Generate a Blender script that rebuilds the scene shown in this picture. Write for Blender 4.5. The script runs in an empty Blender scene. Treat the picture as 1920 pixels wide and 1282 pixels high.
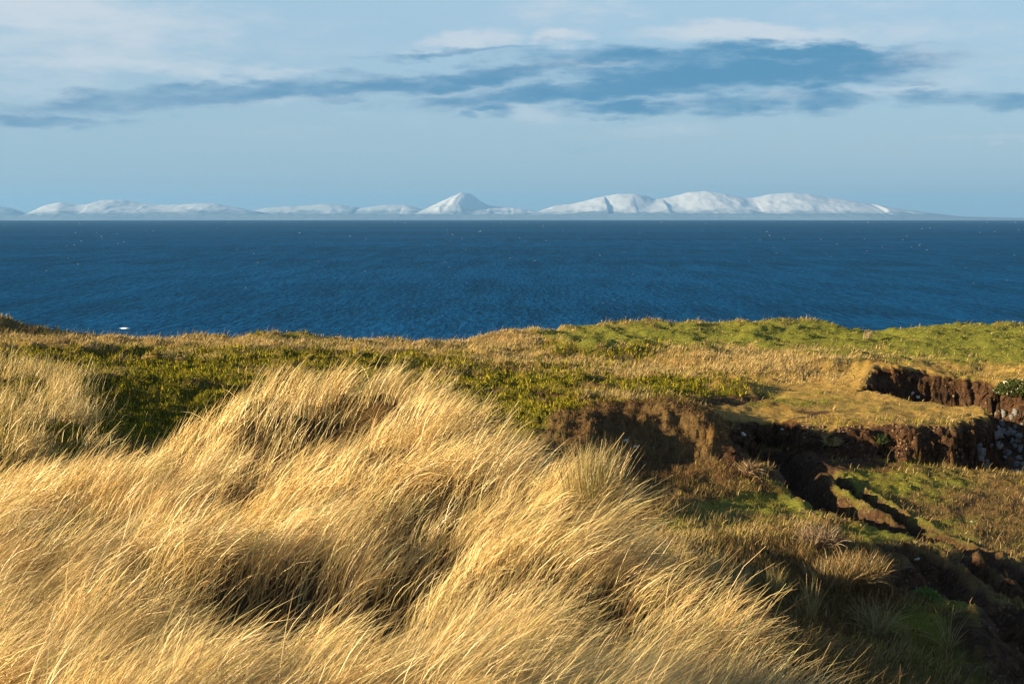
import bpy, math
import numpy as np
R = math.radians
rng = np.random.default_rng(7)
scene = bpy.context.scene
COL = scene.collection

# ------------------------------------------------------------------ camera
F = 2667.0                      # focal length in photograph pixels (1920 wide)
CAMZ = 45.0
PITCH = math.atan((641 - 402.5) / F)
cam_d = bpy.data.cameras.new('camera')
cam_d.sensor_width = 36.0
cam_d.lens = F / 1920 * 36.0
cam_d.clip_start = 0.3
cam_d.clip_end = 150000.0
cam = bpy.data.objects.new('camera', cam_d)
COL.objects.link(cam)
cam.location = (0, 0, CAMZ)
cam.rotation_euler = (math.pi / 2 - PITCH, 0, 0)
scene.camera = cam

# ------------------------------------------------------------------ light
SUN_EL, SUN_AZ = R(13.0), R(22)          # azimuth: degrees behind the camera's left hand
sdir = np.array([-math.cos(SUN_AZ) * math.cos(SUN_EL), -math.sin(SUN_AZ) * math.cos(SUN_EL), math.sin(SUN_EL)])
sun_d = bpy.data.lights.new('sun', 'SUN')
sun_d.energy = 5.0
sun_d.angle = R(0.55)
sun_d.color = (1.0, 0.81, 0.51)
sun = bpy.data.objects.new('sun', sun_d)
COL.objects.link(sun)
import mathutils
sun.rotation_euler = mathutils.Vector(sdir).to_track_quat('Z', 'Y').to_euler()
scene.view_settings.view_transform = 'Standard'
scene.view_settings.look = 'None'
scene.view_settings.exposure = 1.25
scene.view_settings.gamma = 1.0
scene.view_settings.use_curve_mapping = False
scene.cycles.max_bounces = 6
scene.cycles.diffuse_bounces = 3
scene.cycles.transmission_bounces = 3
scene.cycles.transparent_max_bounces = 8
scene.cycles.volume_bounces = 0
scene.cycles.use_denoising = True
HAZE_DENSITY = 2.7e-5


class NT:
    """small helper for writing node trees"""
    def __init__(self, tree):
        self.t = tree
        tree.nodes.clear()

    def n(self, kind, **kw):
        nd = self.t.nodes.new(kind)
        for k, v in kw.items():
            setattr(nd, k, v)
        return nd

    def set(self, sock, v):
        if isinstance(v, bpy.types.NodeSocket):
            self.t.links.new(v, sock)
        elif v is not None:
            if isinstance(v, (tuple, list)) and sock.type == 'RGBA' and len(v) == 3:
                v = (*v, 1)
            sock.default_value = v

    def math(self, op, a, b=None, c=None, clamp=False):
        nd = self.n('ShaderNodeMath', operation=op, use_clamp=clamp)
        self.set(nd.inputs[0], a); self.set(nd.inputs[1], b); self.set(nd.inputs[2], c)
        return nd.outputs[0]

    def vmath(self, op, a, b=None):
        nd = self.n('ShaderNodeVectorMath', operation=op)
        self.set(nd.inputs[0], a); self.set(nd.inputs[1], b)
        return nd.outputs['Value'] if op in ('LENGTH', 'DOT_PRODUCT') else nd.outputs[0]

    def mix(self, f, a, b, blend='MIX'):
        nd = self.n('ShaderNodeMix', data_type='RGBA', blend_type=blend)
        self.set(nd.inputs[0], f); self.set(nd.inputs[6], a); self.set(nd.inputs[7], b)
        return nd.outputs[2]

    def ramp(self, x, lo, hi, a=0.0, b=1.0, smooth=True):
        nd = self.n('ShaderNodeMapRange', interpolation_type='SMOOTHSTEP' if smooth else 'LINEAR')
        self.set(nd.inputs[0], x)
        for i, v in zip((1, 2, 3, 4), (lo, hi, a, b)):
            self.set(nd.inputs[i], v)
        return nd.outputs[0]

    def noise(self, vec, scale, detail=4, rough=0.55, dist=0.0, color=False):
        nd = self.n('ShaderNodeTexNoise')
        self.set(nd.inputs['Vector'], vec)
        nd.inputs['Scale'].default_value = scale
        nd.inputs['Detail'].default_value = detail
        nd.inputs['Roughness'].default_value = rough
        nd.inputs['Distortion'].default_value = dist
        return nd.outputs[1] if color else nd.outputs[0]

    def comb(self, x, y, z):
        nd = self.n('ShaderNodeCombineXYZ')
        self.set(nd.inputs[0], x); self.set(nd.inputs[1], y); self.set(nd.inputs[2], z)
        return nd.outputs[0]

    def mapping(self, v, loc=(0, 0, 0), rot=(0, 0, 0), scale=(1, 1, 1), kind='POINT'):
        nd = self.n('ShaderNodeMapping', vector_type=kind)
        self.set(nd.inputs[0], v)
        nd.inputs[1].default_value = loc; nd.inputs[2].default_value = rot; nd.inputs[3].default_value = scale
        return nd.outputs[0]


# ------------------------------------------------------------------ sky
world = bpy.data.worlds.new('World')
scene.world = world
world.use_nodes = True
w = NT(world.node_tree)
SKY_STRENGTH = 0.065
EXPO = 2 ** 1.25
sky = w.n('ShaderNodeTexSky', sky_type='NISHITA')
sky.sun_disc = False
sky.sun_elevation = SUN_EL
sky.sun_rotation = math.atan2(sdir[0], sdir[1])     # same direction as the lamp
sky.air_density = 1.0; sky.dust_density = 0.6; sky.ozone_density = 0.35
sky_col = w.mix(1.0, sky.outputs[0], (0.70, 0.84, 1.16), 'MULTIPLY')
tc = w.n('ShaderNodeTexCoord').outputs['Generated']
sep = w.n('ShaderNodeSeparateXYZ'); w.set(sep.inputs[0], tc)
az = w.math('MULTIPLY', w.math('ARCTAN2', sep.outputs[0], sep.outputs[1]), 26.67)     # ~100 photo px per unit
hyp = w.math('SQRT', w.math('ADD', w.math('MULTIPLY', sep.outputs[0], sep.outputs[0]), w.math('MULTIPLY', sep.outputs[1], sep.outputs[1])))
el = w.math('MULTIPLY', w.math('ARCTAN2', sep.outputs[2], hyp), 26.67)
uv = w.comb(az, el, 0.0)


def ae(px, py):
    a, b = (px - 960) / F, (641 - py) / F
    y = math.cos(PITCH) + b * math.sin(PITCH); z = b * math.cos(PITCH) - math.sin(PITCH)
    return math.atan2(a, y) * 26.67, math.atan2(z, math.hypot(a, y)) * 26.67


warp_big = w.vmath('SUBTRACT', w.noise(w.mapping(uv, scale=(0.45, 1.3, 1)), 1.0, 3, 0.5, color=True), (0.5, 0.5, 0.5))
warp_small = w.vmath('SUBTRACT', w.noise(w.mapping(uv, rot=(0, 0, R(-6)), scale=(1.2, 4.5, 1)), 1.0, 7, 0.62, color=True), (0.5, 0.5, 0.5))
uvw = w.vmath('ADD', uv, w.vmath('MULTIPLY', warp_big, (1.6, 0.35, 0)))
uvw = w.vmath('ADD', uvw, w.vmath('MULTIPLY', warp_small, (1.3, 0.55, 0)))


def blobs(lst, soft=1.0):
    acc = None
    for (px, py, rx, ry, tilt, amt) in lst:
        u, v = ae(px, py)
        m = w.mapping(uvw, loc=(u, v, 0), rot=(0, 0, R(tilt)), scale=(rx * 1.12 / 100, ry * 1.15 / 100, 1), kind='TEXTURE')
        d = w.ramp(w.vmath('LENGTH', m), 1.25, 0.15 * soft, 0.0, amt)
        acc = d if acc is None else w.math('MAXIMUM', acc, d)
    return acc


DARK = [(1400, 135, 420, 42, 2, 1.0), (1250, 108, 330, 28, 0, .8), (1520, 98, 260, 22, -3, .95), (1130, 165, 420, 28, 5, .9),
        (800, 152, 380, 24, 5, .85), (450, 170, 330, 26, 6, .75), (230, 190, 330, 24, 6, .62), (60, 228, 190, 14, 1, .75),
        (1380, 190, 130, 28, 0, .75), (1180, 200, 170, 22, 1, .85), (1545, 188, 130, 30, -2, .72), (1735, 186, 75, 24, 0, .6),
        (1850, 188, 110, 24, -3, .62), (920, 210, 60, 16, -2, .7), (855, 222, 38, 9, 0, .6), (860, 100, 240, 10, 4, .5),
        (1600, 140, 180, 12, -5, .6), (700, 178, 200, 14, 3, .5), (560, 275, 130, 18, 0, .16), (760, 268, 110, 16, 0, .16), (1100, 275, 160, 22, 0, .18),
        (1800, 118, 60, 8, 15, .35)]
LIGHT = [(60, 15, 280, 48, -5, .95), (230, 40, 250, 50, -4, .7), (150, 75, 330, 65, -3, .62), (380, 62, 90, 30, 0, .55), (200, 120, 300, 26, -2, .75),
         (40, 120, 260, 120, 0, .42), (480, 130, 160, 14, 0, .6), (870, 80, 110, 20, 3, .85), (1043, 68, 62, 22, 8, 1.0), (1410, 58, 230, 20, -1, .95),
         (1650, 115, 170, 24, 2, .8), (1130, 122, 160, 8, 4, .7), (560, 185, 220, 8, 4, .5), (1010, 130, 260, 14, 4, .55), (1740, 60, 80, 18, 0, .4),
         (1130, 160, 170, 9, 4, .6), (1250, 192, 130, 10, 0, .5), (1480, 180, 60, 12, 0, .6), (1640, 165, 90, 16, 0, .5), (500, 95, 260, 30, 0, .28),
         (1750, 130, 240, 60, 0, .4), (520, 245, 200, 22, 0, .2), (1850, 262, 160, 8, 0, .3)]
dark_m = blobs(DARK)
light_m = blobs(LIGHT)
# the rest of the sky carries the same broken streaks
out_n = w.noise(w.mapping(uvw, scale=(0.09, 0.32, 1)), 1.0, 4, 0.55)
out_side = w.ramp(w.math('ABSOLUTE', az), 11.5, 15.0)
out_up = w.ramp(el, 5.5, 8.0)
outm = w.math('MAXIMUM', out_side, out_up)
above = w.ramp(el, 0.6, 2.0)
outm = w.math('MULTIPLY', outm, above)
veil = w.noise(w.mapping(uvw, rot=(0, 0, R(-4)), scale=(.16, .75, 1)), 1.0, 6, .6)
light_m = w.math('MAXIMUM', light_m, w.math('MULTIPLY', above, w.ramp(veil, .42, .66, 0, .5)))
light_m = w.math('MAXIMUM', light_m, w.math('MULTIPLY', outm, w.ramp(out_n, .56, .75, 0, .7)))
dark_m = w.math('MAXIMUM', dark_m, w.math('MULTIPLY', outm, w.ramp(out_n, .44, .28, 0, .8)))
fray = w.noise(w.mapping(uv, rot=(0, 0, R(-5)), scale=(.9, 3.2, 1)), 1.0, 8, 0.62)
fr = w.math('MULTIPLY', w.math('SUBTRACT', fray, 0.5), 1.3)
light_e = w.ramp(w.math('ADD', light_m, w.math('MULTIPLY', fr, w.ramp(light_m, 0, .3))), 0.02, 1.05)
dark_e = w.ramp(w.math('ADD', dark_m, w.math('MULTIPLY', fr, w.ramp(dark_m, 0, .3))), 0.10, .95)
S = 1.0 / SKY_STRENGTH / EXPO
# clear-air gradient, pale teal low down and deeper blue overhead, blended with the physical sky
g1 = w.mix(w.ramp(el, -.5, 4.2, smooth=False), tuple(c * S for c in (.31, .47, .62)), tuple(c * S for c in (.42, .61, .75)))
g2 = w.mix(w.ramp(el, 4.2, 16.0, smooth=False), g1, tuple(c * S for c in (.055, .13, .28)))
sky_col = w.mix(.78, sky_col, g2)
L_COL = tuple(c * S for c in (.64, .71, .78))
D_COL = w.mix(w.ramp(az, -9, 3), tuple(c * S for c in (.145, .31, .49)), tuple(c * S for c in (.075, .265, .46)))
sky_col = w.mix(w.math('MULTIPLY', light_e, .92), sky_col, L_COL)
sky_col = w.mix(w.math('MULTIPLY', dark_e, .95), sky_col, D_COL)
bg = w.n('ShaderNodeBackground')
w.set(bg.inputs[0], sky_col); bg.inputs[1].default_value = SKY_STRENGTH
wo = w.n('ShaderNodeOutputWorld')
w.t.links.new(bg.outputs[0], wo.inputs[0])


# ------------------------------------------------------------------ helpers
def tag(o, label=None, cat=None, group=None, kind=None):
    if label: o['label'] = label
    if cat: o['category'] = cat
    if group: o['group'] = group
    if kind: o['kind'] = kind
    return o


def link(name, me, mat=None, parent=None, smooth=False):
    o = bpy.data.objects.new(name, me)
    COL.objects.link(o)
    if mat and me is not None and not me.materials:
        me.materials.append(mat)
    if parent: o.parent = parent
    if smooth and me is not None:
        me.polygons.foreach_set('use_smooth', np.ones(len(me.polygons), dtype=bool))
    return o


def mesh_np(name, v, faces, nside, col=None, extra=None):
    """fast mesh from arrays; faces is (n, nside)"""
    me = bpy.data.meshes.new(name)
    v = np.ascontiguousarray(v, dtype=np.float32); faces = np.ascontiguousarray(faces, dtype=np.int32)
    me.vertices.add(len(v)); me.vertices.foreach_set('co', v.ravel())
    me.loops.add(faces.size); me.loops.foreach_set('vertex_index', faces.ravel())
    me.polygons.add(len(faces))
    me.polygons.foreach_set('loop_start', np.arange(0, faces.size, nside, dtype=np.int32))
    me.polygons.foreach_set('loop_total', np.full(len(faces), nside, dtype=np.int32))
    me.update(calc_edges=True)
    if col is not None:
        a = me.attributes.new('Col', 'FLOAT_COLOR', 'POINT')
        c = np.ones((len(v), 4), dtype=np.float32); c[:, :3] = col
        a.data.foreach_set('color', c.ravel())
    for k, val in (extra or {}).items():
        a = me.attributes.new(k, 'FLOAT', 'POINT'); a.data.foreach_set('value', val.astype(np.float32).ravel())
    return me


def _grad(ix, iy, seed):
    h = (ix.astype(np.int64) * 374761393 + iy.astype(np.int64) * 668265263 + seed * 1442695041) & 0xffffffff
    h = ((h ^ (h >> 13)) * 1274126177) & 0xffffffff
    h = (h ^ (h >> 16)) & 0xffff
    t = h * (2 * np.pi / 65536.0)
    return np.cos(t), np.sin(t)


def noise2(x, y, seed=0):
    x0 = np.floor(x); y0 = np.floor(y); fx = x - x0; fy = y - y0
    u = fx * fx * fx * (fx * (fx * 6 - 15) + 10); v = fy * fy * fy * (fy * (fy * 6 - 15) + 10)
    def d(i, j):
        gx, gy = _grad(x0 + i, y0 + j, seed)
        return gx * (fx - i) + gy * (fy - j)
    return 1.5 * ((d(0, 0) * (1 - u) + d(1, 0) * u) * (1 - v) + (d(0, 1) * (1 - u) + d(1, 1) * u) * v)


def fbm(x, y, seed=0, octv=4, gain=0.5):
    s = 0; a = 1; f = 1
    for i in range(octv):
        s = s + a * noise2(x * f + 17.3 * i, y * f - 9.1 * i, seed + i); a *= gain; f *= 2.03
    return s


def sstep(x, a, b):
    t = np.clip((x - a) / (b - a), 0, 1)
    return t * t * (3 - 2 * t)


cP, sP = math.cos(PITCH), math.sin(PITCH)


def P(px, py, Y):
    a, b = (px - 960) / F, (641 - py) / F
    k = Y / (cP + b * sP)
    return a * k, Y, (b * cP - sP) * k          # z relative to the camera


def proj(x, y, z):
    """z relative to camera -> photograph pixels"""
    dep = y * cP - z * sP; up = y * sP + z * cP
    return 960 + F * x / dep, 641 - F * up / dep


def xat(px, Y):
    return (px - 960) / F * Y * 1.01


# ------------------------------------------------------------------ terrain
class TPS:
    def __init__(self, pts, lam=1e-3):
        pts = np.array(pts, float)
        self.c = np.c_[pts[:, 0] / pts[:, 1] * 2.2, np.log(pts[:, 1])]
        n = len(pts)
        K = self.k(self.c, self.c) + lam * np.eye(n)
        Pm = np.c_[np.ones(n), self.c]
        A = np.zeros((n + 3, n + 3)); A[:n, :n] = K; A[:n, n:] = Pm; A[n:, :n] = Pm.T
        self.w = np.linalg.solve(A, np.r_[pts[:, 2], 0, 0, 0])

    @staticmethod
    def k(a, b):
        d = ((a[:, None, :] - b[None]) ** 2).sum(-1)
        return 0.5 * d * np.log(d + 1e-12)

    def __call__(self, x, y):
        q = np.c_[np.ravel(x / y) * 2.2, np.ravel(np.log(y))]
        out = np.empty(len(q)); n = len(self.c)
        for i in range(0, len(q), 40000):
            s = q[i:i + 40000]
            out[i:i + 40000] = self.k(s, self.c) @ self.w[:n] + self.w[n] + s @ self.w[n + 1:]
        return out.reshape(np.shape(x))


def pt(px, py, Y):
    return P(px, py, Y)


def pz(px, Y, z):
    return (xat(px, Y), Y, z)


HIGH = [  # dune
    pz(-600, 1.5, -1.75), pz(960, 1.5, -1.75), pz(2500, 1.5, -1.8), pz(960, 5, -2.75), pz(-500, 5, -2.8), pz(2400, 5, -3.0),
    pt(0, 1340, 11), pt(900, 1350, 11), pt(1400, 1440, 12), pt(-300, 1100, 15),
    pt(0, 1110, 15.5), pt(0, 970, 20), pt(0, 945, 23), pz(0, 30, -6.5), pz(0, 36, -6.3),
    pt(300, 1080, 16), pt(300, 950, 21), pt(250, 915, 24.5), pz(250, 31, -7.0),
    pt(600, 1200, 13.5), pt(600, 1010, 18), pt(600, 860, 23), pt(560, 785, 27), pt(470, 772, 27.0), pt(390, 850, 26.5), pt(640, 805, 27), pt(730, 775, 27.3), 
    pz(450, 29.6, -6.9), pz(590, 29.8, -7.0), pz(720, 29.8, -7.0), pz(560, 34, -8.6), pt(850, 835, 25), pt(900, 1100, 15), pt(960, 905, 21.5), pt(1080, 960, 19), pt(1140, 1010, 17.8),
    pt(1180, 1130, 16), pt(1270, 1200, 15), pt(1380, 1290, 14), pt(1450, 1400, 12.5), pz(1900, 10, -4.4), pz(2300, 9, -4.6),
    pz(960, 28, -6.9), pz(1080, 24, -5.6), pz(1000, 38, -10.0), pz(800, 42, -9.9), pz(-300, 30, -7.2), pz(-600, 25, -6.6), pz(-900, 20, -5.6),
    # left hummock and heath
    pt(40, 850, 38), pt(40, 790, 44), pt(-250, 830, 42), pt(60, 722, 60), pt(250, 800, 50), pt(260, 765, 60), pt(100, 690, 78), pt(300, 690, 88),
    pt(500, 770, 58), pt(600, 705, 85), pt(900, 705, 93), pt(950, 765, 74), pt(1035, 795, 66), pz(930, 56, -10.4), pz(985, 61, -10.3), pz(700, 55, -9.2),
    # skyline
    pt(-300, 606, 118), pt(0, 615, 116), pt(70, 628, 118), pt(200, 633, 120), pt(420, 634, 122), pt(545, 632, 124), pt(680, 639, 126), pt(820, 644, 128), pt(870, 640, 130),
    pt(920, 630, 133), pt(1000, 619, 138), pt(1150, 608, 144), pt(1330, 605, 150), pt(1480, 603, 152), pt(1560, 614, 150), pt(1640, 622, 148), pt(1760, 614, 148),
    pt(1850, 609, 150), pt(1940, 610, 150), pt(2300, 606, 150),
    # plateau
    pt(1080, 765, 69), pt(1200, 757, 71), pt(1330, 783, 69.5), pz(1378, 70.5, -10.8), pt(1200, 690, 105), pt(1400, 745, 86), pt(1400, 690, 102), pt(1500, 728, 90), pt(1450, 790, 76.5),
    pt(1600, 775, 77), pt(1550, 792, 74.5), pt(1700, 785, 75), pt(1850, 775, 77), pt(1750, 764, 80), pt(1600, 735, 87), pt(1640, 700, 94), pt(1750, 690, 96), pt(1860, 700, 94),
    pt(1700, 650, 120), pt(1900, 640, 125), pt(1920, 690, 92), pt(2300, 690, 90)]
LOW = [
    pt(1500, 1400, 12), pz(1000, 20, -5.0), pz(1150, 20, -5.0), pz(1250, 19.5, -5.3), pt(1330, 1130, 24), pz(1450, 17, -5.2), pz(1560, 15.5, -5.0), pz(1800, 13, -5.0), pz(1100, 30, -7.6), pz(1000, 40, -9.5),
    pt(1200, 1010, 38), pt(1250, 965, 50), pt(1150, 900, 60), pt(1300, 905, 61), pt(1430, 900, 64), pt(1450, 868, 70), pt(1540, 865, 70.5), pt(1700, 875, 70), pt(1850, 890, 69),
    pt(1450, 945, 59), pt(1350, 975, 53), pt(1500, 985, 52), pt(1480, 1010, 47), pt(1600, 905, 66), pt(1700, 950, 61), pt(1850, 930, 64), pt(1920, 1000, 56), pt(2300, 1000, 56),
    pt(1650, 1008, 52.5), pt(1600, 1060, 44), pt(1560, 1160, 35.5), pt(1620, 1160, 37), pt(1600, 1282, 30.5), pt(1800, 1200, 37.3), pt(1900, 1150, 41), pt(1920, 1282, 34.2),
    pt(1750, 1100, 44), pt(1850, 1050, 49.5), pt(1750, 1282, 32.3), pt(2300, 1282, 34), pt(1960, 892, 70),
    pz(1450, 80, -12.9), pz(1750, 86, -13.6), pz(1880, 77, -14.3), pz(2000, 77, -14.3), pz(1880, 83, -14.6), pz(2150, 78, -14.0), pz(1200, 75, -12.4), pz(1600, 100, -13.5), pz(900, 70, -12), pz(2300, 85, -13)]
TH, TL = TPS(HIGH), TPS(LOW)

# edge between the high ground and the eroded basin: (photo column, distance, width of the slope)
EDGE = [(2600, 6, 5), (2100, 7.5, 4), (1700, 10.3, 3.0), (1500, 13, 2.4), (1390, 15, 2.4), (1240, 16.8, 2.4), (1180, 18.5, 2.4), (1130, 22, 3), (1080, 28, 5), (1010, 38, 8),
        (985, 48, 8), (1010, 56, 6), (1050, 62, 6), (1085, 66, 6.5), (1200, 68.3, 5.0), (1330, 67.6, 3.8), (1372, 70, 2.0), (1388, 74.5, .8), (1405, 76.5, .7), (1490, 76.3, .7), (1512, 73.8, 1.3),
        (1560, 73.0, 1.9), (1640, 73.2, 1.7), (1720, 72.6, 1.3), (1800, 73.2, .8), (1845, 75.2, .8), (1857, 77.5, .8), (1840, 80.0, .9), (1780, 80.8, 1.0), (1700, 83.0, 1.0), (1640, 85.0, .9), (1612, 87.5, .9),
        (1640, 90.0, 1.0), (1700, 91.0, 1.3), (1790, 90.8, 1.4), (1840, 90.0, 1.6), (1890, 88, 2.2), (1935, 86.5, 2.4), (2010, 86, 2.4), (2600, 84, 4)]
EX = np.array([xat(p, Y) for p, Y, _ in EDGE]); EY = np.array([Y for _, Y, _ in EDGE]); EW = np.array([q for _, _, q in EDGE])


def edge_sd(x, y):
    """signed distance (positive on the high side) and slope width of the nearest edge"""
    best = np.full(x.shape, 1e9); wd = np.ones(x.shape); inside = np.zeros(x.shape, bool)
    px_ = np.r_[EX, 400.0, 400.0]; py_ = np.r_[EY, 80.0, 6.0]      # closes round the basin, to the right
    n = len(px_)
    for i in range(n):
        x1, y1 = px_[i], py_[i]; x2, y2 = px_[(i + 1) % n], py_[(i + 1) % n]
        if i < len(EX) - 1:
            dx, dy = x2 - x1, y2 - y1
            t = np.clip(((x - x1) * dx + (y - y1) * dy) / (dx * dx + dy * dy), 0, 1)
            d = np.hypot(x - x1 - t * dx, y - y1 - t * dy)
            m = d < best
            best = np.where(m, d, best); wd = np.where(m, EW[i] * (1 - t) + EW[i + 1] * t, wd)
        c = (y1 > y) != (y2 > y)
        if y1 != y2:
            inside ^= c & (x < (x2 - x1) * (y - y1) / (y2 - y1) + x1)
    return np.where(inside, -best, best), wd


def base(x, y, rough=True):
    sd, wd = edge_sd(x, y)
    if rough:
        k = np.clip(1.2 / wd, .3, 1)
        sd = sd + k * (0.42 * fbm(x / 1.7, y / 1.7, 3, 3) + 0.20 * fbm(x / .45, y / .45, 5, 2))
    m = np.clip((sd + wd * 0.75) / (wd * 1.15), 0, 1)
    m = np.where(wd > 2.0, m * m * (3 - 2 * m), 1 - (1 - m) ** 2.2)
    zh, zl = TH(x, y), TL(x, y)
    return zl + (zh - zl) * m, m, sd


def hit(px, py, y0=8, y1=160, rough=False):
    Y = np.exp(np.linspace(math.log(y0), math.log(y1), 900))
    x, _, z = P(px, py, Y)
    zb = base(x, Y, rough)[0]
    i = np.argmax(z < zb)
    return float(x[i]), float(Y[i]), float(zb[i])


def polydist(x, y, pts):
    best = np.full(x.shape, 1e9); side = np.zeros(x.shape); tt = np.zeros(x.shape)
    for i in range(len(pts) - 1):
        x1, y1 = pts[i][:2]; x2, y2 = pts[i + 1][:2]
        dx, dy = x2 - x1, y2 - y1
        t = np.clip(((x - x1) * dx + (y - y1) * dy) / (dx * dx + dy * dy), 0, 1)
        d = np.hypot(x - x1 - t * dx, y - y1 - t * dy)
        m = d < best
        best = np.where(m, d, best); tt = np.where(m, (i + t) / (len(pts) - 1), tt)
        side = np.where(m, np.sign(dx * (y - y1) - dy * (x - x1)), side)
    return best, tt, side


# worn trenches and paths: photo polyline, half width (m), depth (m)
def hp(lst): return [hit(*p) for p in lst]
GULLIES = [(hp([(1440, 850), (1478, 868), (1492, 895), (1530, 935), (1580, 962), (1640, 985), (1700, 1002)]), 1.15, 1.5),
           (hp([(1535, 880), (1570, 905), (1610, 935), (1670, 968), (1730, 995)]), .55, .8),
           (hp([(1700, 1002), (1760, 1018), (1830, 1040), (1880, 1075), (1960, 1120)]), .7, .6),
           (hp([(1640, 1030), (1680, 1062), (1740, 1080), (1775, 1115), (1790, 1140)]), .7, .7),
           (hp([(1660, 1120), (1720, 1112), (1790, 1135), (1850, 1160), (1900, 1195), (1960, 1260)]), .9, .5),
           (hp([(1780, 1060), (1850, 1100), (1920, 1130), (1990, 1150)]), .5, .7),
           (hp([(1880, 1160), (1900, 1230), (1930, 1300)]), .8, .45),
           (hp([(1180, 950), (1260, 965), (1340, 978)]), .5, .4)]
PLAT_PATH = hp([(900, 712), (990, 738), (1060, 750), (1130, 755), (1230, 757), (1330, 760), (1400, 755), (1440, 750)])
# bumps: px, py, radius x m, radius y m, height m
BUMPS = [(1380, 738, 1.6, 2.2, .75), (1270, 722, 4.5, 3, .45), (1150, 668, 5, 3, .7), (1000, 700, 5, 3, .55), (960, 740, 3, 2.2, .45),
         (270, 765, 4.2, 3.0, 1.0), (480, 740, 4, 3, .7), (150, 668, 4, 3, .7), (640, 690, 6, 3, .7), (780, 680, 5, 3, .5), 
         (20, 622, 4, 4, .5), (1500, 612, 3, 5, .35), (1390, 612, 2.5, 4, .3), (1250, 614, 2.5, 4, .25), (1160, 612, 2, 3, .3), (935, 632, 2.5, 3, .45), (540, 634, 4, 4, .25),
         (1590, 625, 2, 3, .15), (1440, 768, 2.2, 2.0, .3), (1700, 712, 3.0, 2.5, .5), (1650, 722, 2.2, 1.5, .75), (1560, 745, 3, 1.6, .25), (1480, 760, 2.2, 1.4, .2), (1220, 800, 1.5, 1.0, .5), (1330, 825, 1.3, 1.0, .6), (1120, 820, 1.8, 1.2, .5),
         (1530, 1050, 2.0, 1.6, .5), (1600, 1110, 2.0, 1.5, .45), (1760, 1180, 2.4, 2.0, .5), (1740, 1060, 1.6, 1.2, .6), (1760, 1090, 1.2, .9, .5), (1560, 1030, 2, 1.2, .6), (1400, 905, 2.4, 1.6, .7),
         (1580, 690, 2.6, 1.6, .35), (1470, 700, 4, 3, .3), (1880, 1240, 1.6, 1.2, .7)]
BUMPS = [(*hit(px, py)[:2], rx, ry, h) for (px, py, rx, ry, h) in BUMPS]
DIPS = [(1590, 698, 1.7, 1.0, .8), (1700, 648, 2.0, 1.0, .5), (1880, 655, 2.2, 2.2, .6), (1620, 634, 1.2, 1.2, .4), (1520, 645, 2, 1.2, .3), (1440, 660, 2, 1, .3), (1660, 672, 1.8, 1, .4), (1690, 655, 1.6, .8, .4), (1543, 806, .7, .6, .5)]
DIPS = [(*hit(px, py)[:2], rx, ry, -h) for (px, py, rx, ry, h) in [(*q[:4], q[4] * 1.4) for q in DIPS]]
# bare hollows blown between the marram tussocks
HOLES = [(590, 1160, 1.35, 1.3, 1.15), (480, 1140, .8, .8, .6), (770, 1030, .6, .9, .55), (850, 950, .85, .9, .7), (975, 1110, .8, .6, .45), (130, 1010, 1.0, .9, .5),
         (210, 935, .8, .7, .35), (310, 1030, .7, .7, .45), (100, 1190, .9, .6, .45), (440, 880, .8, .7, .4), (940, 1262, 1.1, .6, .6), (1090, 1175, .7, .55, .5), (1230, 1200, .5, .45, .4),
         (720, 890, .6, .6, .3), (560, 985, .8, .5, .3), (1200, 1275, .6, .4, .4), (80, 885, 1.0, 1.3, .5), (500, 840, .7, 1.0, .45), (640, 800, .9, 1.4, .6), (930, 875, .6, 1.0, .5),
         (480, 775, .8, 1.2, .3), (1040, 1020, .45, .6, .35), (730, 1085, .6, .5, .45), (330, 1200, .9, .35, .35), (660, 1240, .7, .35, .3), (250, 1110, .5, .5, .3), (860, 1180, .5, .4, .35)]
HOLES = [(*hit(px, py, 8, 40)[:2], rx, ry, h) for (px, py, rx, ry, h) in [(*q[:4], q[4] * (1 if q[4] > 1 else .8)) for q in HOLES]]


def ell(x, y, lst, sharp=2.0):
    s = np.zeros(x.shape)
    for (cx, cy, rx, ry, h) in lst:
        d = ((x - cx) / rx) ** 2 + ((y - cy) / ry) ** 2
        s = s + h * np.exp(-d ** (sharp / 2) * 0.9)
    return s


def crest(x, y):
    """photo column -> distance where the marram of the near dune ends"""
    px = x / y * F + 960
    return np.interp(px, [-700, -100, 0, 150, 300, 400, 440, 560, 620, 740, 800, 860, 960, 1075, 1135, 1180, 1260, 1395, 1480, 1590, 2200],
                     [26, 25, 24.5, 25, 26, 27, 28.0, 28.3, 28, 28.3, 27.5, 26.5, 23, 20.5, 19.3, 17.3, 16.0, 14.7, 13.2, 9.5, 6])


def edge_y(x, y):
    px = x / y * F + 960
    e = np.interp(px, [-2000, 0, 400, 700, 860, 1000, 1150, 1480, 1640, 1920, 4000], [118, 117, 122, 127, 130, 139, 145, 153, 149, 151, 151])
    return e + 2.0 * noise2(x / 7, y / 50, 51) + .6 * noise2(x / 1.5, y / 30, 52)


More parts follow.
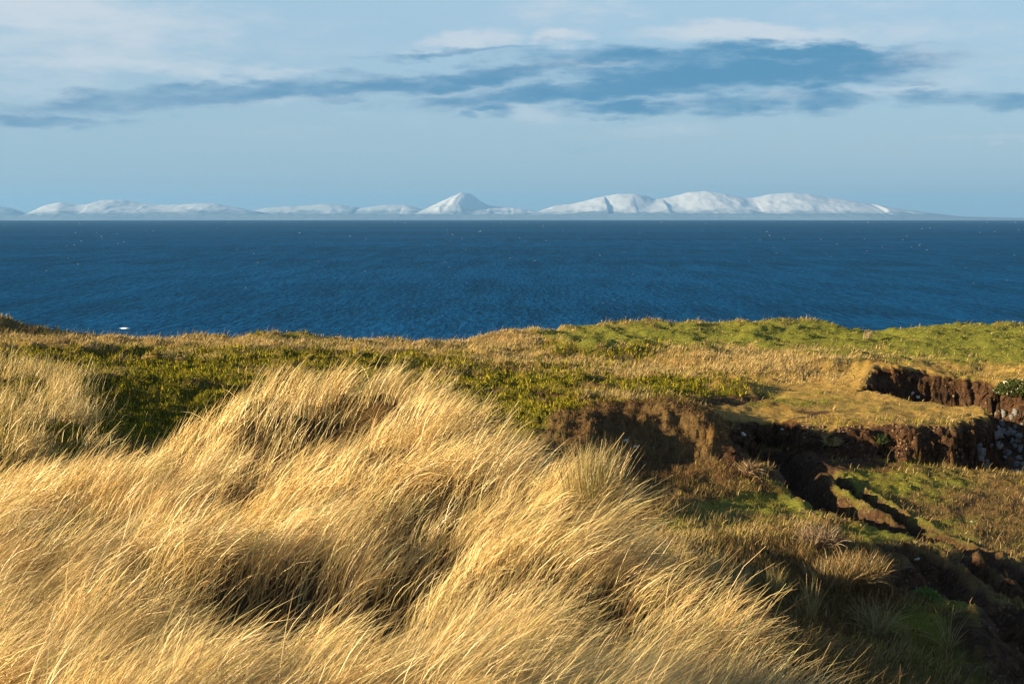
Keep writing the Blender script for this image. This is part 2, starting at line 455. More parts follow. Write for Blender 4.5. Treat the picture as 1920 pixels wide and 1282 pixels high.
def ground_z(x, y):
    z, m, sd = base(x, y)
    ax = x + .5 * noise2(x / 1.5, y / 1.5, 61); ay = y + .5 * noise2(x / 1.5, y / 1.5, 62)
    z = z + ell(ax, ay, BUMPS) + ell(ax, ay, DIPS) - ell(ax, ay, HOLES, 3.0)
    far = sstep(y, 35, 60)
    high = m * far
    # hummocks on the headland, heath lumps, basin roughness
    hm = 0.16 * fbm(x / 5.0, y / 5.0, 11, 2) + 0.16 * np.abs(fbm(x / 2.1, y / 3.0, 13, 3)) + .05 * fbm(x / .7, y / .7, 14, 2)
    z = z + high * sstep(y, 92, 108) * (hm * 1.5 + .50 * np.clip(fbm(x / 4.4, y / 7.0, 16, 3), -.35, 1))
    smooth_turf = np.exp(-(((proj(x, y, z)[0] - 1600) / 330) ** 2)) * sstep(y, 70, 74) * (1 - sstep(y, 90, 98))
    heath = high * (1 - sstep(y, 92, 108)) * (1 - smooth_turf)
    z = z + heath * (0.62 * np.abs(fbm(x / 2.6, y / 2.8, 21, 3)) + .12 * fbm(x / .6, y / .6, 22, 2) + .2 * fbm(x / 6, y / 6, 23, 2))
    z = z + high * smooth_turf * (.17 * fbm(x / 2.6, y / 3.4, 25, 3) + .05 * fbm(x / .6, y / .6, 26, 2))
    low = (1 - m)
    z = z + low * sstep(y, 22, 34) * (0.20 * fbm(x / 1.9, y / 1.9, 31, 3) + .10 * fbm(x / .5, y / .5, 32, 2))
    face = np.clip(m * (1 - m) * 4, 0, 1) * far
    z = z + face * (.42 * fbm(x / .8, y / .8, 35, 4, .6))
    # dune: tussock bumps
    near = (1 - sstep(y, 30, 36)) * m
    z = z + near * (0.20 * fbm(x / 1.6, y / 1.8, 41, 3) + .16 * fbm(x / .7, y / .8, 44, 2))
    # trenches
    for pts, hw, dp in GULLIES:
        wx = x + .22 * noise2(x / 1.1, y / 1.1, 71); wy = y + .22 * noise2(x / 1.1, y / 1.1, 72)
        d, t, _ = polydist(wx, wy, pts)
        q = d / hw
        taper = np.clip(np.minimum(t, 1 - t) * 6 + .35, 0, 1)
        z = z - dp * taper * (1 - sstep(q, .35, 1.05)) + .18 * taper * np.exp(-((q - 1.35) / .35) ** 2)
    d, t, _ = polydist(x, y, PLAT_PATH)
    z = z - .22 * (1 - sstep(d, .5, 1.3)) * far
    # cliff edge down to the sea
    over = np.clip(y - edge_y(x, y), 0, None)
    z = z - np.minimum(over * 1.5 + over ** 2 * .4, 70) * (over > 0)
    z = np.maximum(z, -CAMZ - 3)
    return z, m, sd


# ground-cover map: albedo splats at photo places (px, py, rx, ry, class, weight)
CLS = dict(heath=0, straw=1, green=2, soil=3, scrub=4, gold=5, litter=6)
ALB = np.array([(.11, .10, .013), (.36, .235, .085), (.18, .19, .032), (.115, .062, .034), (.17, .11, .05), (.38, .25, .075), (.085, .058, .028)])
SPL = [(380, 720, 60, 9, 'scrub', 1.7), (520, 700, 80, 7, 'straw', 1.5), (200, 705, 60, 6, 'straw', 1.5), (830, 700, 60, 7, 'straw', 1.4), (1100, 725, 70, 8, 'scrub', 1.5), (1160, 742, 60, 6, 'straw', 1.3), (960, 690, 60, 5, 'scrub', 1.4), (330, 668, 80, 5, 'straw', 1.4),
       (300, 720, 520, 70, 'heath', 1.4), (700, 700, 350, 50, 'heath', 1.1), (250, 780, 300, 60, 'heath', 1.4), (980, 780, 130, 50, 'heath', 1.6), (1010, 720, 220, 38, 'heath', 1.3), (1240, 722, 170, 22, 'heath', 1.25),
       (1130, 662, 130, 16, 'heath', 1.3), (560, 668, 300, 16, 'heath', .9), (60, 660, 200, 40, 'heath', .8), (1340, 735, 70, 22, 'heath', 1.2),
       (220, 640, 300, 10, 'straw', 1.5), (560, 645, 300, 8, 'straw', 1.2), (760, 650, 160, 9, 'straw', 1.5), (930, 636, 90, 18, 'straw', 1.8), (20, 618, 60, 14, 'scrub', 1.3), (1020, 672, 180, 11, 'straw', 1.1),
       (1400, 672, 190, 18, 'straw', 1.5), (1180, 700, 190, 9, 'straw', 1.2), (1500, 690, 120, 12, 'straw', 1.2), (850, 725, 90, 12, 'scrub', .7), (1000, 700, 40, 10, 'straw', .8), (450, 700, 120, 8, 'scrub', .7),
       (1200, 628, 240, 18, 'green', 1.8), (1500, 628, 300, 24, 'green', 2.0), (1800, 640, 260, 36, 'green', 1.9), (1600, 655, 200, 16, 'green', 1.3), (1900, 665, 120, 24, 'green', 1.4), (560, 634, 60, 7, 'green', 1.3), (660, 637, 70, 5, 'green', 1.0),
       (1560, 730, 220, 32, 'gold', 1.35), (1430, 775, 130, 24, 'gold', 1.4), (1700, 765, 200, 22, 'gold', 1.5), (1480, 750, 120, 14, 'green', 1.15), (1660, 765, 110, 8, 'green', 1.2), (1560, 715, 100, 8, 'straw', 1.2), (1700, 690, 160, 16, 'gold', 1.5), (1450, 715, 150, 18, 'gold', 1.1), (1880, 690, 120, 16, 'gold', 1.1), (1620, 775, 60, 12, 'gold', 1.0),
       (1370, 752, 60, 8, 'soil', 1.6), (1040, 745, 60, 6, 'soil', 1.5), (930, 725, 50, 6, 'soil', 1.3), (1510, 778, 32, 9, 'soil', 2.2), (1680, 648, 30, 4, 'soil', 2.0), (1640, 672, 30, 4, 'soil', 1.4),
       (1250, 800, 190, 60, 'scrub', 1.2), (1250, 900, 220, 60, 'scrub', 1.0), (1120, 780, 70, 26, 'scrub', 1.2), (1550, 1100, 170, 110, 'scrub', 1.3), (1860, 960, 160, 80, 'scrub', 1.1), (1700, 920, 200, 50, 'scrub', .8), (1670, 910, 190, 36, 'green', 1.25), (1780, 980, 120, 20, 'green', 1.2),
       (1470, 945, 130, 20, 'green', 1.7), (1640, 1000, 90, 14, 'green', 1.7), (1250, 975, 150, 18, 'green', 1.2), (1760, 1160, 130, 36, 'green', 1.4), (1850, 1240, 150, 60, 'green', 1.0), (1350, 1140, 150, 60, 'scrub', 1.0), (1300, 990, 200, 16, 'green', 1.0),
       (1520, 855, 50, 22, 'soil', 1.9), (1590, 870, 80, 14, 'soil', 1.2), (1890, 1200, 60, 60, 'soil', 1.6), (1720, 1100, 110, 40, 'soil', 1.2), (1850, 1080, 120, 30, 'scrub', 1.0), (1800, 1010, 140, 16, 'green', .8), (1840, 1130, 90, 26, 'scrub', .9), (1460, 905, 50, 26, 'soil', .9)]


def cover(x, y, z, m):
    px, py = proj(x, y, z)
    w1 = fbm(x / 2.5, y / 2.5, 81, 3); w2 = fbm(x / 2.5 + 50, y / 2.5, 83, 3)
    sc = 1.0
    px = px + 34 * w1 * 60 / np.maximum(y, 30) * 1.6; py = py + 9 * w2 * sc
    W = np.zeros((7,) + x.shape)
    for (cx, cy, rx, ry, c, wt) in SPL:
        i = CLS[c]
        W[i] = np.maximum(W[i], wt * np.exp(-(((px - cx) / rx) ** 2 + ((py - cy) / ry) ** 2) * .8))
    n = [fbm(x / 1.3 + 31 * i, y / 1.6, 90 + i, 4, .62) for i in range(7)]
    for i in range(7):
        W[i] = W[i] + .35 * n[i]
    tuss = fbm(x / 1.6, y / 3.2, 301, 3) * sstep(y, 96, 106)
    W[1] += .15 + .95 * np.clip(tuss - .05, 0, 1); W[3] += 1.6 * np.clip(-tuss - .42, 0, 1); W[4] += .10 * (1 - m)
    far = sstep(y, 34, 50)
    # steep eroded faces and trenches are bare soil
    face = np.clip(m * (1 - m) * 4, 0, 1) * far
    W[3] += 2.6 * sstep(face, .12, .45) * sstep(px, 1330, 1400)
    W[4] += 1.6 * sstep(face, .1, .5) * (1 - sstep(px, 1330, 1400))
    for k, (pts, hw, dp) in enumerate(GULLIES[:7]):
        d, t, _ = polydist(x, y, pts)
        W[3] += 2.0 * (1 - sstep(d / hw, .7, 1.3))
    d, t, _ = polydist(x, y, PLAT_PATH)
    W[3] += .9 * (1 - sstep(d, .3, 1.0))
    hol = (m < .15) & (y > 78)
    W[3] += 2.5 * hol
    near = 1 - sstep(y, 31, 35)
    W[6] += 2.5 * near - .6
    W = W - W.max(0)
    W = np.exp(W * 5.0); W /= W.sum(0)
    return W


# grid, denser where the photograph looks
ang = np.r_[np.linspace(-2.4, -.45, 26)[:-1], np.linspace(-.45, -.375, 22)[:-1], np.linspace(-.375, .375, 600), np.linspace(.375, .45, 22)[1:], np.linspace(.45, 2.4, 26)[1:]]
rows = np.r_[np.exp(np.linspace(math.log(.8), math.log(9), 16))[:-1], np.exp(np.linspace(math.log(9), math.log(30), 120))[:-1], np.linspace(30, 64, 110)[:-1], np.linspace(64, 70, 38)[:-1], np.linspace(70, 78, 120)[:-1], np.linspace(78, 86, 46)[:-1], np.linspace(86, 92, 66)[:-1], np.linspace(92, 94, 10)[:-1],
             np.linspace(94, 156, 120)[:-1], np.linspace(156, 200, 14)]
A, Yg = np.meshgrid(ang, rows)
X = A * Yg
Z, M, SD = ground_z(X, Yg)
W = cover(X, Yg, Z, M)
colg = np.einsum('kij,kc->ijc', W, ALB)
nr, nc = X.shape
idx = np.arange(nr * nc).reshape(nr, nc)
faces = np.stack([idx[:-1, :-1], idx[:-1, 1:], idx[1:, 1:], idx[1:, :-1]], -1).reshape(-1, 4)
# the bare faces crumble: push them in and out along the depth of the bank
fc = np.clip(M * (1 - M) * 4, 0, 1) * sstep(Yg, 55, 62)
fcs = sstep(fc, .08, .6) * (.25 + .75 * sstep(X / Yg * F + 960, 1330, 1400))
Yd = Yg - fcs * (.34 * np.abs(fbm(X / .6, Z / .33 + Yg * .9, 201, 3, .6)) + .22 * fbm(X / 1.6, Z / .9, 203, 2))
Xd = X + fcs * .16 * fbm(Yg / .5, Z / .45, 205, 2)
me = mesh_np('ground', np.c_[Xd.ravel(), Yd.ravel(), Z.ravel() + CAMZ], faces, 4, colg.reshape(-1, 3), {'soil': W[3].ravel()})


def mat_new(name):
    m = bpy.data.materials.new(name); m.use_nodes = True
    return m, NT(m.node_tree)


def surf(t, shader, vol=None):
    o = t.n('ShaderNodeOutputMaterial')
    t.t.links.new(shader, o.inputs[0])
    return o


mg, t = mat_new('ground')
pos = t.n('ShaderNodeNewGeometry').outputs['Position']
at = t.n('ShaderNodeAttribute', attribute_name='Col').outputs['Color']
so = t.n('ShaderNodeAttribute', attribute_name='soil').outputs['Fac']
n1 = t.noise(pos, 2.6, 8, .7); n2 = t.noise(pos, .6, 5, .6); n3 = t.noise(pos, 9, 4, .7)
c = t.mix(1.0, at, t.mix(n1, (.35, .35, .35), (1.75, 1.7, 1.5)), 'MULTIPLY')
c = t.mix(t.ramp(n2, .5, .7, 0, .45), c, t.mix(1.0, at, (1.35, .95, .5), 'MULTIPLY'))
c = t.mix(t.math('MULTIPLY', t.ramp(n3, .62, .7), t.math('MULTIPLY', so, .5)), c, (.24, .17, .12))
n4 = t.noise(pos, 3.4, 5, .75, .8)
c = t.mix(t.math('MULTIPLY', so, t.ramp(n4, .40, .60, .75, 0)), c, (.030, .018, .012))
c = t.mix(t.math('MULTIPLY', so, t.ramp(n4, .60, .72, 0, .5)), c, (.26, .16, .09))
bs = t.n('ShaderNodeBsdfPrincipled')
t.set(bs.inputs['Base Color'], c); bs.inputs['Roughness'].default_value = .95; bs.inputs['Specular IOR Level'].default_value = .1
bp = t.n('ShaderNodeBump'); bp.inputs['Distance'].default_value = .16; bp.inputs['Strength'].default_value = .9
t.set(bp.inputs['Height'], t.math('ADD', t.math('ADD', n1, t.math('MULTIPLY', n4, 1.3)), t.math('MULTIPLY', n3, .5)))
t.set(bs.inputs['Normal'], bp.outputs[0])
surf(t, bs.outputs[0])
ground = tag(link('ground', me, mg, smooth=True), kind='structure')
# land carrying on behind the photographer
vb = []; fb = []
bx = np.linspace(-400, 400, 41); by = np.r_[np.linspace(-300, -8, 20), -2, .85]
BX, BY = np.meshgrid(bx, by)
BZ = -1.75 + fbm(BX / 40, BY / 40, 5, 3) * 2.0 * sstep(-BY, 5, 60)
edgez = np.interp(BX, X[0], Z[0]); BZ = np.where(BY > -3, edgez - .02, BZ)
ib = np.arange(BX.size).reshape(BX.shape)
fb = np.stack([ib[:-1, :-1], ib[:-1, 1:], ib[1:, 1:], ib[1:, :-1]], -1).reshape(-1, 4)
meb = mesh_np('ground_behind', np.c_[BX.ravel(), BY.ravel(), BZ.ravel() + CAMZ], fb, 4, np.tile([(.2, .15, .06)], (BX.size, 1)), {'soil': np.zeros(BX.size)})
tag(link('ground', meb, mg, smooth=True), kind='structure')

# ------------------------------------------------------------------ sea (with the Earth's curve) 
RE = 6371000.0
rr = np.r_[np.exp(np.linspace(math.log(90), math.log(58000), 170))]
th = np.linspace(0, 2 * np.pi, 145)[:-1]
TT, RR = np.meshgrid(th, rr)
sx, sy = RR * np.sin(TT), RR * np.cos(TT)
sz = -RR ** 2 / (2 * RE)
isx = np.arange(sx.size).reshape(sx.shape)
nx = np.roll(isx, -1, axis=1)
fs = np.stack([isx[:-1], isx[1:], nx[1:], nx[:-1]], -1).reshape(-1, 4)
mes = mesh_np('sea', np.c_[sx.ravel(), sy.ravel(), sz.ravel()], fs, 4)
ms, t = mat_new('sea')
pos = t.n('ShaderNodeNewGeometry').outputs['Position']
pm = t.mapping(pos, rot=(0, 0, R(8)), scale=(.55, 1.0, 1))
wv = t.noise(t.mapping(pos, rot=(0, 0, R(8)), scale=(1, .22, 1)), .34, 6, .6, 0.3)
wv2 = t.noise(t.mapping(pos, rot=(0, 0, R(-6)), scale=(.8, .12, 1)), .05, 7, .7, 0.3)
gust = t.noise(t.mapping(pos, rot=(0, 0, R(3)), scale=(.25, 1, 1)), .0016, 9, .72)
gust2 = t.noise(t.mapping(pos, scale=(.3, 1, 1)), .00022, 5, .6)
f = t.math('ADD', t.math('MULTIPLY', wv, .38), t.math('ADD', t.math('MULTIPLY', wv2, .32), t.math('MULTIPLY', gust, .30)))
colr = t.mix(t.ramp(f, .40, .64), (.003, .030, .072), (.007, .098, .25))
colr = t.mix(t.ramp(gust2, .42, .62, 0, .35), colr, (.004, .05, .12))
bs = t.n('ShaderNodeBsdfDiffuse'); t.set(bs.inputs[0], colr)
gl = t.n('ShaderNodeBsdfGlossy'); gl.inputs[0].default_value = (.30, .72, 1.0, 1); gl.inputs['Roughness'].default_value = .35
mx = t.n('ShaderNodeMixShader'); mx.inputs[0].default_value = .07
t.t.links.new(bs.outputs[0], mx.inputs[1]); t.t.links.new(gl.outputs[0], mx.inputs[2])
bp = t.n('ShaderNodeBump'); bp.inputs['Distance'].default_value = 1.3; bp.inputs['Strength'].default_value = 1.0
t.set(bp.inputs['Height'], t.math('ADD', wv, t.math('MULTIPLY', wv2, 2.0)))
t.set(bs.inputs['Normal'], bp.outputs[0]); t.set(gl.inputs['Normal'], bp.outputs[0])
surf(t, mx.outputs[0])
tag(link('sea', mes, ms, smooth=True), kind='structure')

# ------------------------------------------------------------------ far snowy hills
mh, t = mat_new('snowy_hill')
geo = t.n('ShaderNodeNewGeometry'); pos = geo.outputs['Position']
sepp = t.n('ShaderNodeSeparateXYZ'); t.set(sepp.inputs[0], pos)
sn = t.n('ShaderNodeSeparateXYZ'); t.set(sn.inputs[0], geo.outputs['Normal'])
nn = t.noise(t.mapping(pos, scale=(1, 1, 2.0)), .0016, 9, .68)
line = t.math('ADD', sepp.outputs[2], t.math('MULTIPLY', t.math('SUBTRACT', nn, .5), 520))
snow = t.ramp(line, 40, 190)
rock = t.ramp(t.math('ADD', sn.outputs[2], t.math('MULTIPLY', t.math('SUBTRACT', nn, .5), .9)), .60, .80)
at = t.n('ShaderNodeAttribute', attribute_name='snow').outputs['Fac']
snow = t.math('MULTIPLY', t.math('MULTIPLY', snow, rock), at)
c = t.mix(snow, (.17, .23, .31), (.64, .66, .70))  # bare lower slopes bluish: distance haze painted into their colour
bs = t.n('ShaderNodeBsdfDiffuse'); t.set(bs.inputs[0], c)
surf(t, bs.outputs[0])


def hill(name, label, prof, Y, depth, snow=1.0, seed=0, peaky=0.0):
    prof = np.array(prof, float)
    p = np.arange(prof[0, 0], prof[-1, 0] + .1, 2.4)
    # smooth profile
    k = np.interp(p, prof[:, 0], prof[:, 1]); ker = np.hanning(7); ker /= ker.sum()
    k = np.convolve(np.pad(k, 3, mode='edge'), ker, 'valid')
    zt = np.array([P(a, b, Y)[2] for a, b in zip(p, k)]) + CAMZ
    x = (p - 960) / F * Y
    zb = -Y ** 2 / (2 * RE) - 25
    tt = np.linspace(-1, 1, 60)
    Xh, Th = np.meshgrid(x, tt)
    Yh = Y + Th * depth + 300 * noise2(Xh / 2500, Th, seed)
    prof2 = np.interp(Xh + 500 * Th * np.sign(noise2(Xh / 3000, 0 * Xh, seed + 3)), x, zt)
    shape = np.clip(1 - np.abs(Th) ** 1.35, 0, 1)
    hgt = np.clip(prof2 - zb, 0, None)
    rn = 1 - np.abs(fbm(Xh / 900, Yh / 1500, seed + 5, 5, .55))
    Zh = zb + hgt * shape * (1 - (.09 + peaky) * (1 - rn) * sstep(np.abs(Th), 0, .5)) + 9 * fbm(Xh / 200, Yh / 260, seed + 9, 3) * sstep(hgt * shape, 20, 120)
    ih = np.arange(Xh.size).reshape(Xh.shape)
    fh = np.stack([ih[:-1, :-1], ih[:-1, 1:], ih[1:, 1:], ih[1:, :-1]], -1).reshape(-1, 4)
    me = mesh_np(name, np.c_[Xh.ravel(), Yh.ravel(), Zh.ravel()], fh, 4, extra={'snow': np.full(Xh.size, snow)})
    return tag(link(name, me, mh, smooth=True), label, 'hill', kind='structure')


B = 414
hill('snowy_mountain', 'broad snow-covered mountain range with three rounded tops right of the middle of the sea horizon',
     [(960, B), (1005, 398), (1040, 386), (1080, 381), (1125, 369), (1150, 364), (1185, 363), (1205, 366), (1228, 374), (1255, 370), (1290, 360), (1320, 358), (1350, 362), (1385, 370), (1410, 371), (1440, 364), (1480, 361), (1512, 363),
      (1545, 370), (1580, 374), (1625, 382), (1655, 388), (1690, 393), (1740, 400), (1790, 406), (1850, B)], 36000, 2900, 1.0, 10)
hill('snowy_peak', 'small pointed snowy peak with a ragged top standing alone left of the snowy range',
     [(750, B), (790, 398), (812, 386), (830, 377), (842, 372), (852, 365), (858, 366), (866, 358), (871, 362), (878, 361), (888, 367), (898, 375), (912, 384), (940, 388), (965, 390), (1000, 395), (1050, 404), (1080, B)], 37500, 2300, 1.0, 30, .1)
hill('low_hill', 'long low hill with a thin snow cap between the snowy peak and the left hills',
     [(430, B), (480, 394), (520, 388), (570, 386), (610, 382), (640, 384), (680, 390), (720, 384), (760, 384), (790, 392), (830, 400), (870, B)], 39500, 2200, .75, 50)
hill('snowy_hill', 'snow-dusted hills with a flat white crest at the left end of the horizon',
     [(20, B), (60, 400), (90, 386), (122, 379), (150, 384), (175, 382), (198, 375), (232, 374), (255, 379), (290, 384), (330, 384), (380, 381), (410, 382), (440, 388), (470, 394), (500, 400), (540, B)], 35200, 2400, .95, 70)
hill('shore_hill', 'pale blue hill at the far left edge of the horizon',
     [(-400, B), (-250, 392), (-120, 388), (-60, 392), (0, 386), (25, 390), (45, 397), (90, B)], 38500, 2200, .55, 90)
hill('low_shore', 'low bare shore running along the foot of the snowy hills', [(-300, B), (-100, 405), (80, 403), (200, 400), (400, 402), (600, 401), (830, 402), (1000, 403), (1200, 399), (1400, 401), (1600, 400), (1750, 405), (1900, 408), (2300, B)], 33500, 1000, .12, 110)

# ------------------------------------------------------------------ haze
hv = np.array([(a, b, c) for a in (-59500, 59500) for b in (-59500, 59500) for c in (-275.0, 760.0)])
hf = np.array([(0, 1, 3, 2), (4, 6, 7, 5), (0, 4, 5, 1), (2, 3, 7, 6), (0, 2, 6, 4), (1, 5, 7, 3)])
hz = mesh_np('haze', hv, hf, 4)
mz, t = mat_new('haze')
pv = t.n('ShaderNodeVolumePrincipled')
pv.inputs['Color'].default_value = (.27, .58, 1.0, 1)
pv.inputs['Density'].default_value = HAZE_DENSITY
pv.inputs['Anisotropy'].default_value = 0.1
o = t.n('ShaderNodeOutputMaterial'); t.t.links.new(pv.outputs[0], o.inputs['Volume'])
tag(link('haze', hz, mz), kind='stuff')


# ------------------------------------------------------------------ vegetation materials
def veg_mat(name, trans=.35, var=.25, gloss=.0):
    m, t = mat_new(name)
    at = t.n('ShaderNodeAttribute', attribute_name='Col').outputs['Color']
    d = t.n('ShaderNodeBsdfDiffuse'); t.set(d.inputs[0], at)
    tr = t.n('ShaderNodeBsdfTranslucent'); t.set(tr.inputs[0], at)
    mx = t.n('ShaderNodeMixShader'); mx.inputs[0].default_value = trans
    t.t.links.new(d.outputs[0], mx.inputs[1]); t.t.links.new(tr.outputs[0], mx.inputs[2])
    out = mx.outputs[0]
    if gloss:
        g = t.n('ShaderNodeBsdfGlossy'); g.inputs[0].default_value = (1, .95, .85, 1); g.inputs['Roughness'].default_value = .45
        m2 = t.n('ShaderNodeMixShader'); m2.inputs[0].default_value = gloss
        t.t.links.new(out, m2.inputs[1]); t.t.links.new(g.outputs[0], m2.inputs[2]); out = m2.outputs[0]
    surf(t, out)
    return m


M_marram = veg_mat('marram', .32, gloss=.06)
M_turf = veg_mat('turf', .3)
M_heath = veg_mat('heath', .2)


def gsample(G, x, y):
    """bilinear look-up in the terrain grid"""
    a = x / y
    i = np.clip(np.searchsorted(rows, y) - 1, 0, len(rows) - 2); j = np.clip(np.searchsorted(ang, a) - 1, 0, len(ang) - 2)
    u = np.clip((y - rows[i]) / (rows[i + 1] - rows[i]), 0, 1); v = np.clip((a - ang[j]) / (ang[j + 1] - ang[j]), 0, 1)
    return (G[i, j] * (1 - v) + G[i, j + 1] * v) * (1 - u) + (G[i + 1, j] * (1 - v) + G[i + 1, j + 1] * v) * u


def zs(x, y):
    return gsample(Z, x, y)


def ribbons(root, L, th0, th1, azim, width, col, K=5, roll=None, head=None, tipcol=None):
    """ribbon blades: root (n,3), tilt from vertical at foot and tip, azimuth of the lean"""
    n = len(root)
    t_ = np.linspace(0, 1, K)
    th_mid = th0[:, None] + (th1 - th0)[:, None] * ((t_[:-1] + t_[1:]) / 2)[None]
    seg = L[:, None] / (K - 1)
    hx = np.cumsum(np.sin(th_mid) * seg, 1); hz_ = np.cumsum(np.cos(th_mid) * seg, 1)
    hx = np.c_[np.zeros(n), hx]; hz_ = np.c_[np.zeros(n), hz_]
    ca, sa = np.cos(azim)[:, None], np.sin(azim)[:, None]
    C = np.stack([root[:, 0:1] + hx * ca, root[:, 1:2] + hx * sa, root[:, 2:3] + hz_], -1)      # n,K,3
    if roll is None:
        roll = rng.uniform(0, np.pi, n)
    # side vector: mix of horizontal perpendicular and the in-plane normal
    perp = np.stack([-sa[:, 0], ca[:, 0], 0 * azim], -1)
    thm = (th0 + th1) / 2
    nrm = np.stack([np.cos(thm) * ca[:, 0], np.cos(thm) * sa[:, 0], -np.sin(thm)], -1)
    side = perp * np.cos(roll)[:, None] + nrm * np.sin(roll)[:, None]
    prof = np.interp(t_, [0, .3, .75, 1], [.75, 1, .7, .12])
    if head is not None:
        prof = prof[None] * np.ones((n, 1))
        prof = np.where(head[:, None] & (t_ > .82)[None], np.interp(t_, [.8, .86, .93, 1], [1.2, 2.6, 2.4, .5])[None], np.where(head[:, None], .6, prof))
    else:
        prof = prof[None]
    hw = (width[:, None] * .5 * prof)[..., None]
    Lf = C - side[:, None] * hw; Rt = C + side[:, None] * hw
    V = np.stack([Lf, Rt], 2).reshape(n * K * 2, 3)
    b = (np.arange(n) * K * 2)[:, None] + (np.arange(K - 1) * 2)[None]
    Fc = np.stack([b, b + 1, b + 3, b + 2], -1).reshape(-1, 4)
    cc = np.repeat(col[:, None], K * 2, 1)
    if tipcol is not None:
        mm = np.repeat(t_, 2)[None, :, None]
        cc = cc * (1 - mm) + tipcol[:, None] * mm
    return V, Fc, cc.reshape(-1, 3)


def join_rib(name, lst, mat, **kw):
    V = []; Fa = []; Cc = []; o = 0
    for v, f, c in lst:
        V.append(v); Fa.append(f + o); Cc.append(c); o += len(v)
    me = mesh_np(name, np.concatenate(V), np.concatenate(Fa), 4, np.concatenate(Cc))
    return link(name, me, mat, **kw)


def pick(cols, probs, n, jit=.18):
    cols = np.array(cols); i = rng.choice(len(cols), n, p=np.array(probs) / sum(probs))
    return np.clip(cols[i] * (1 + rng.normal(0, jit, (n, 1))), .01, .9)


# ------------------------------------------------------------------ marram on the near dune
def wind(x, y):
    """coherent lean of the wind-combed grass"""
    az_ = -.05 + .75 * noise2(x / 2.2, y / 2.6, 101) + .35 * noise2(x / .8, y / .9, 102)
    ti = .62 + .26 * noise2(x / 1.7, y / 2.0, 103) + .18 * noise2(x / .55, y / .6, 104)
    return az_, ti


N = 132000
Ya = np.exp(rng.uniform(math.log(8.2), math.log(30), int(N * 1.6))); aa = rng.uniform(-.44, .40, len(Ya))
# near blades show larger, so fewer are needed there
# roots gather in tufts
tc_n = 9000
cY = np.exp(rng.uniform(math.log(8.0), math.log(30), tc_n)); ca_ = rng.uniform(-.44, .40, tc_n)
ci = rng.integers(0, tc_n, len(Ya)); cl = rng.random(len(Ya)) < .72
gx = np.where(cl, ca_[ci] * cY[ci] + rng.normal(0, .10, len(Ya)), aa * Ya); gy = np.where(cl, cY[ci] + rng.normal(0, .10, len(Ya)), Ya)
ok = (gy > 7.8) & (gy < crest(gx, gy) + .5 * rng.normal(0, 1, len(gx)))
ho = np.zeros(len(gx))
for (cx, cy, rx, ry, h) in HOLES:
    ho = np.maximum(ho, min(1, h * 1.7) * np.exp(-((((gx - cx) / rx) ** 2 + ((gy - cy) / ry) ** 2) ** 1.5) * .8))
dens = (1 - .88 * ho) * np.clip(.78 + .5 * fbm(gx / .7, gy / .8, 122, 2), .25, 1)
ok &= rng.random(len(gx)) < dens
gx, gy, ho = gx[ok][:N], gy[ok][:N], ho[ok][:N]
n = len(gx)
gz = zs(gx, gy)
az_, ti = wind(gx, gy)
tuft_v = fbm(gx / .9, gy / 1.0, 120, 2)
L = (.74 + .30 * tuft_v + rng.normal(0, .15, n)) * (1 - .40 * ho)
L = np.clip(L, .25, 1.25)
rim = sstep(crest(gx, gy) - gy, 3.0, .3)
headm = rng.random(n) < .02 + .05 * rim
L = np.where(headm, L * 1.15, L)
ti = ti - .22 * ho
th0 = np.clip(ti - .35 + rng.normal(0, .22, n), -.3, 1.3); th1 = np.clip(ti + .62 + rng.normal(0, .28, n), .1, 1.85)
th0 = np.where(headm, th0 * .8, th0); th1 = np.where(headm, th1 * .72, th1)
# upright growth on the brow at the right
brow = np.exp(-(((gx / gy * F + 960 - 1100) / 70) ** 2)) * sstep(gy, 17.5, 19)
th0 = th0 * (1 - .6 * brow); th1 = th1 * (1 - .55 * brow)
far_up = sstep(gy, 20, 26)
th0 = th0 * (1 - .35 * far_up); th1 = th1 * (1 - .25 * far_up); L = L * (1 + .02 * far_up)
azm = az_ + rng.normal(0, .40, n)
bent = (rng.random(n) < .10) & ~headm          # broken and crossing blades
azm = np.where(bent, azm + rng.normal(0, 1.1, n), azm); th1 = np.where(bent, th1 + rng.uniform(0, .9, n), th1); L = np.where(bent, L * .85, L)
cmix = fbm(gx / 1.3, gy / 1.3, 130, 3)
col = pick([(.95, .68, .31), (.88, .59, .23), (.66, .42, .16), (.52, .45, .14), (.26, .15, .07)], [.40, .32, .14, .08, .06], n, .14)
col = col * (1 + .12 * cmix)[:, None]
col = np.where(ho[:, None] > .3, col * [.8, .82, .8], col)
wdt = rng.uniform(.0042, .0080, n) * np.clip(gy / 15, .85, 1.5)
rb1 = ribbons(np.c_[gx, gy, gz + CAMZ - .02], L, th0, th1, azm, wdt, col, 5, head=headm)
# hummock of greener marram on the left, farther off
nc_ = 120
cyy = rng.uniform(35, 66, nc_); cpx = rng.uniform(-460, 170, nc_) - np.clip(cyy - 45, 0, 30) * 2.5
n = 11000
q = rng.integers(0, nc_, n); crad = rng.uniform(.25, .75, nc_)
hx0 = ((cpx - 960) / F * cyy)[q] + rng.normal(0, 1, n) * crad[q] * .8; hy0 = cyy[q] + rng.normal(0, 1, n) * crad[q]
col = pick([(.82, .57, .24), (.68, .46, .16), (.45, .38, .11), (.24, .18, .06)], [.4, .3, .2, .1], n)
hd = rng.random(n) < .05
rb2 = ribbons(np.c_[hx0, hy0, zs(hx0, hy0) + CAMZ - .02], rng.normal(.78, .2, n), rng.normal(.12, .3, n), rng.normal(.8, .45, n), rng.normal(0, .7, n), rng.uniform(.009, .018, n), col, 5, head=hd)
join_rib('marram_grass', [rb1, rb2], M_marram)
bpy.data.objects['marram_grass'].name = 'marram_grass'
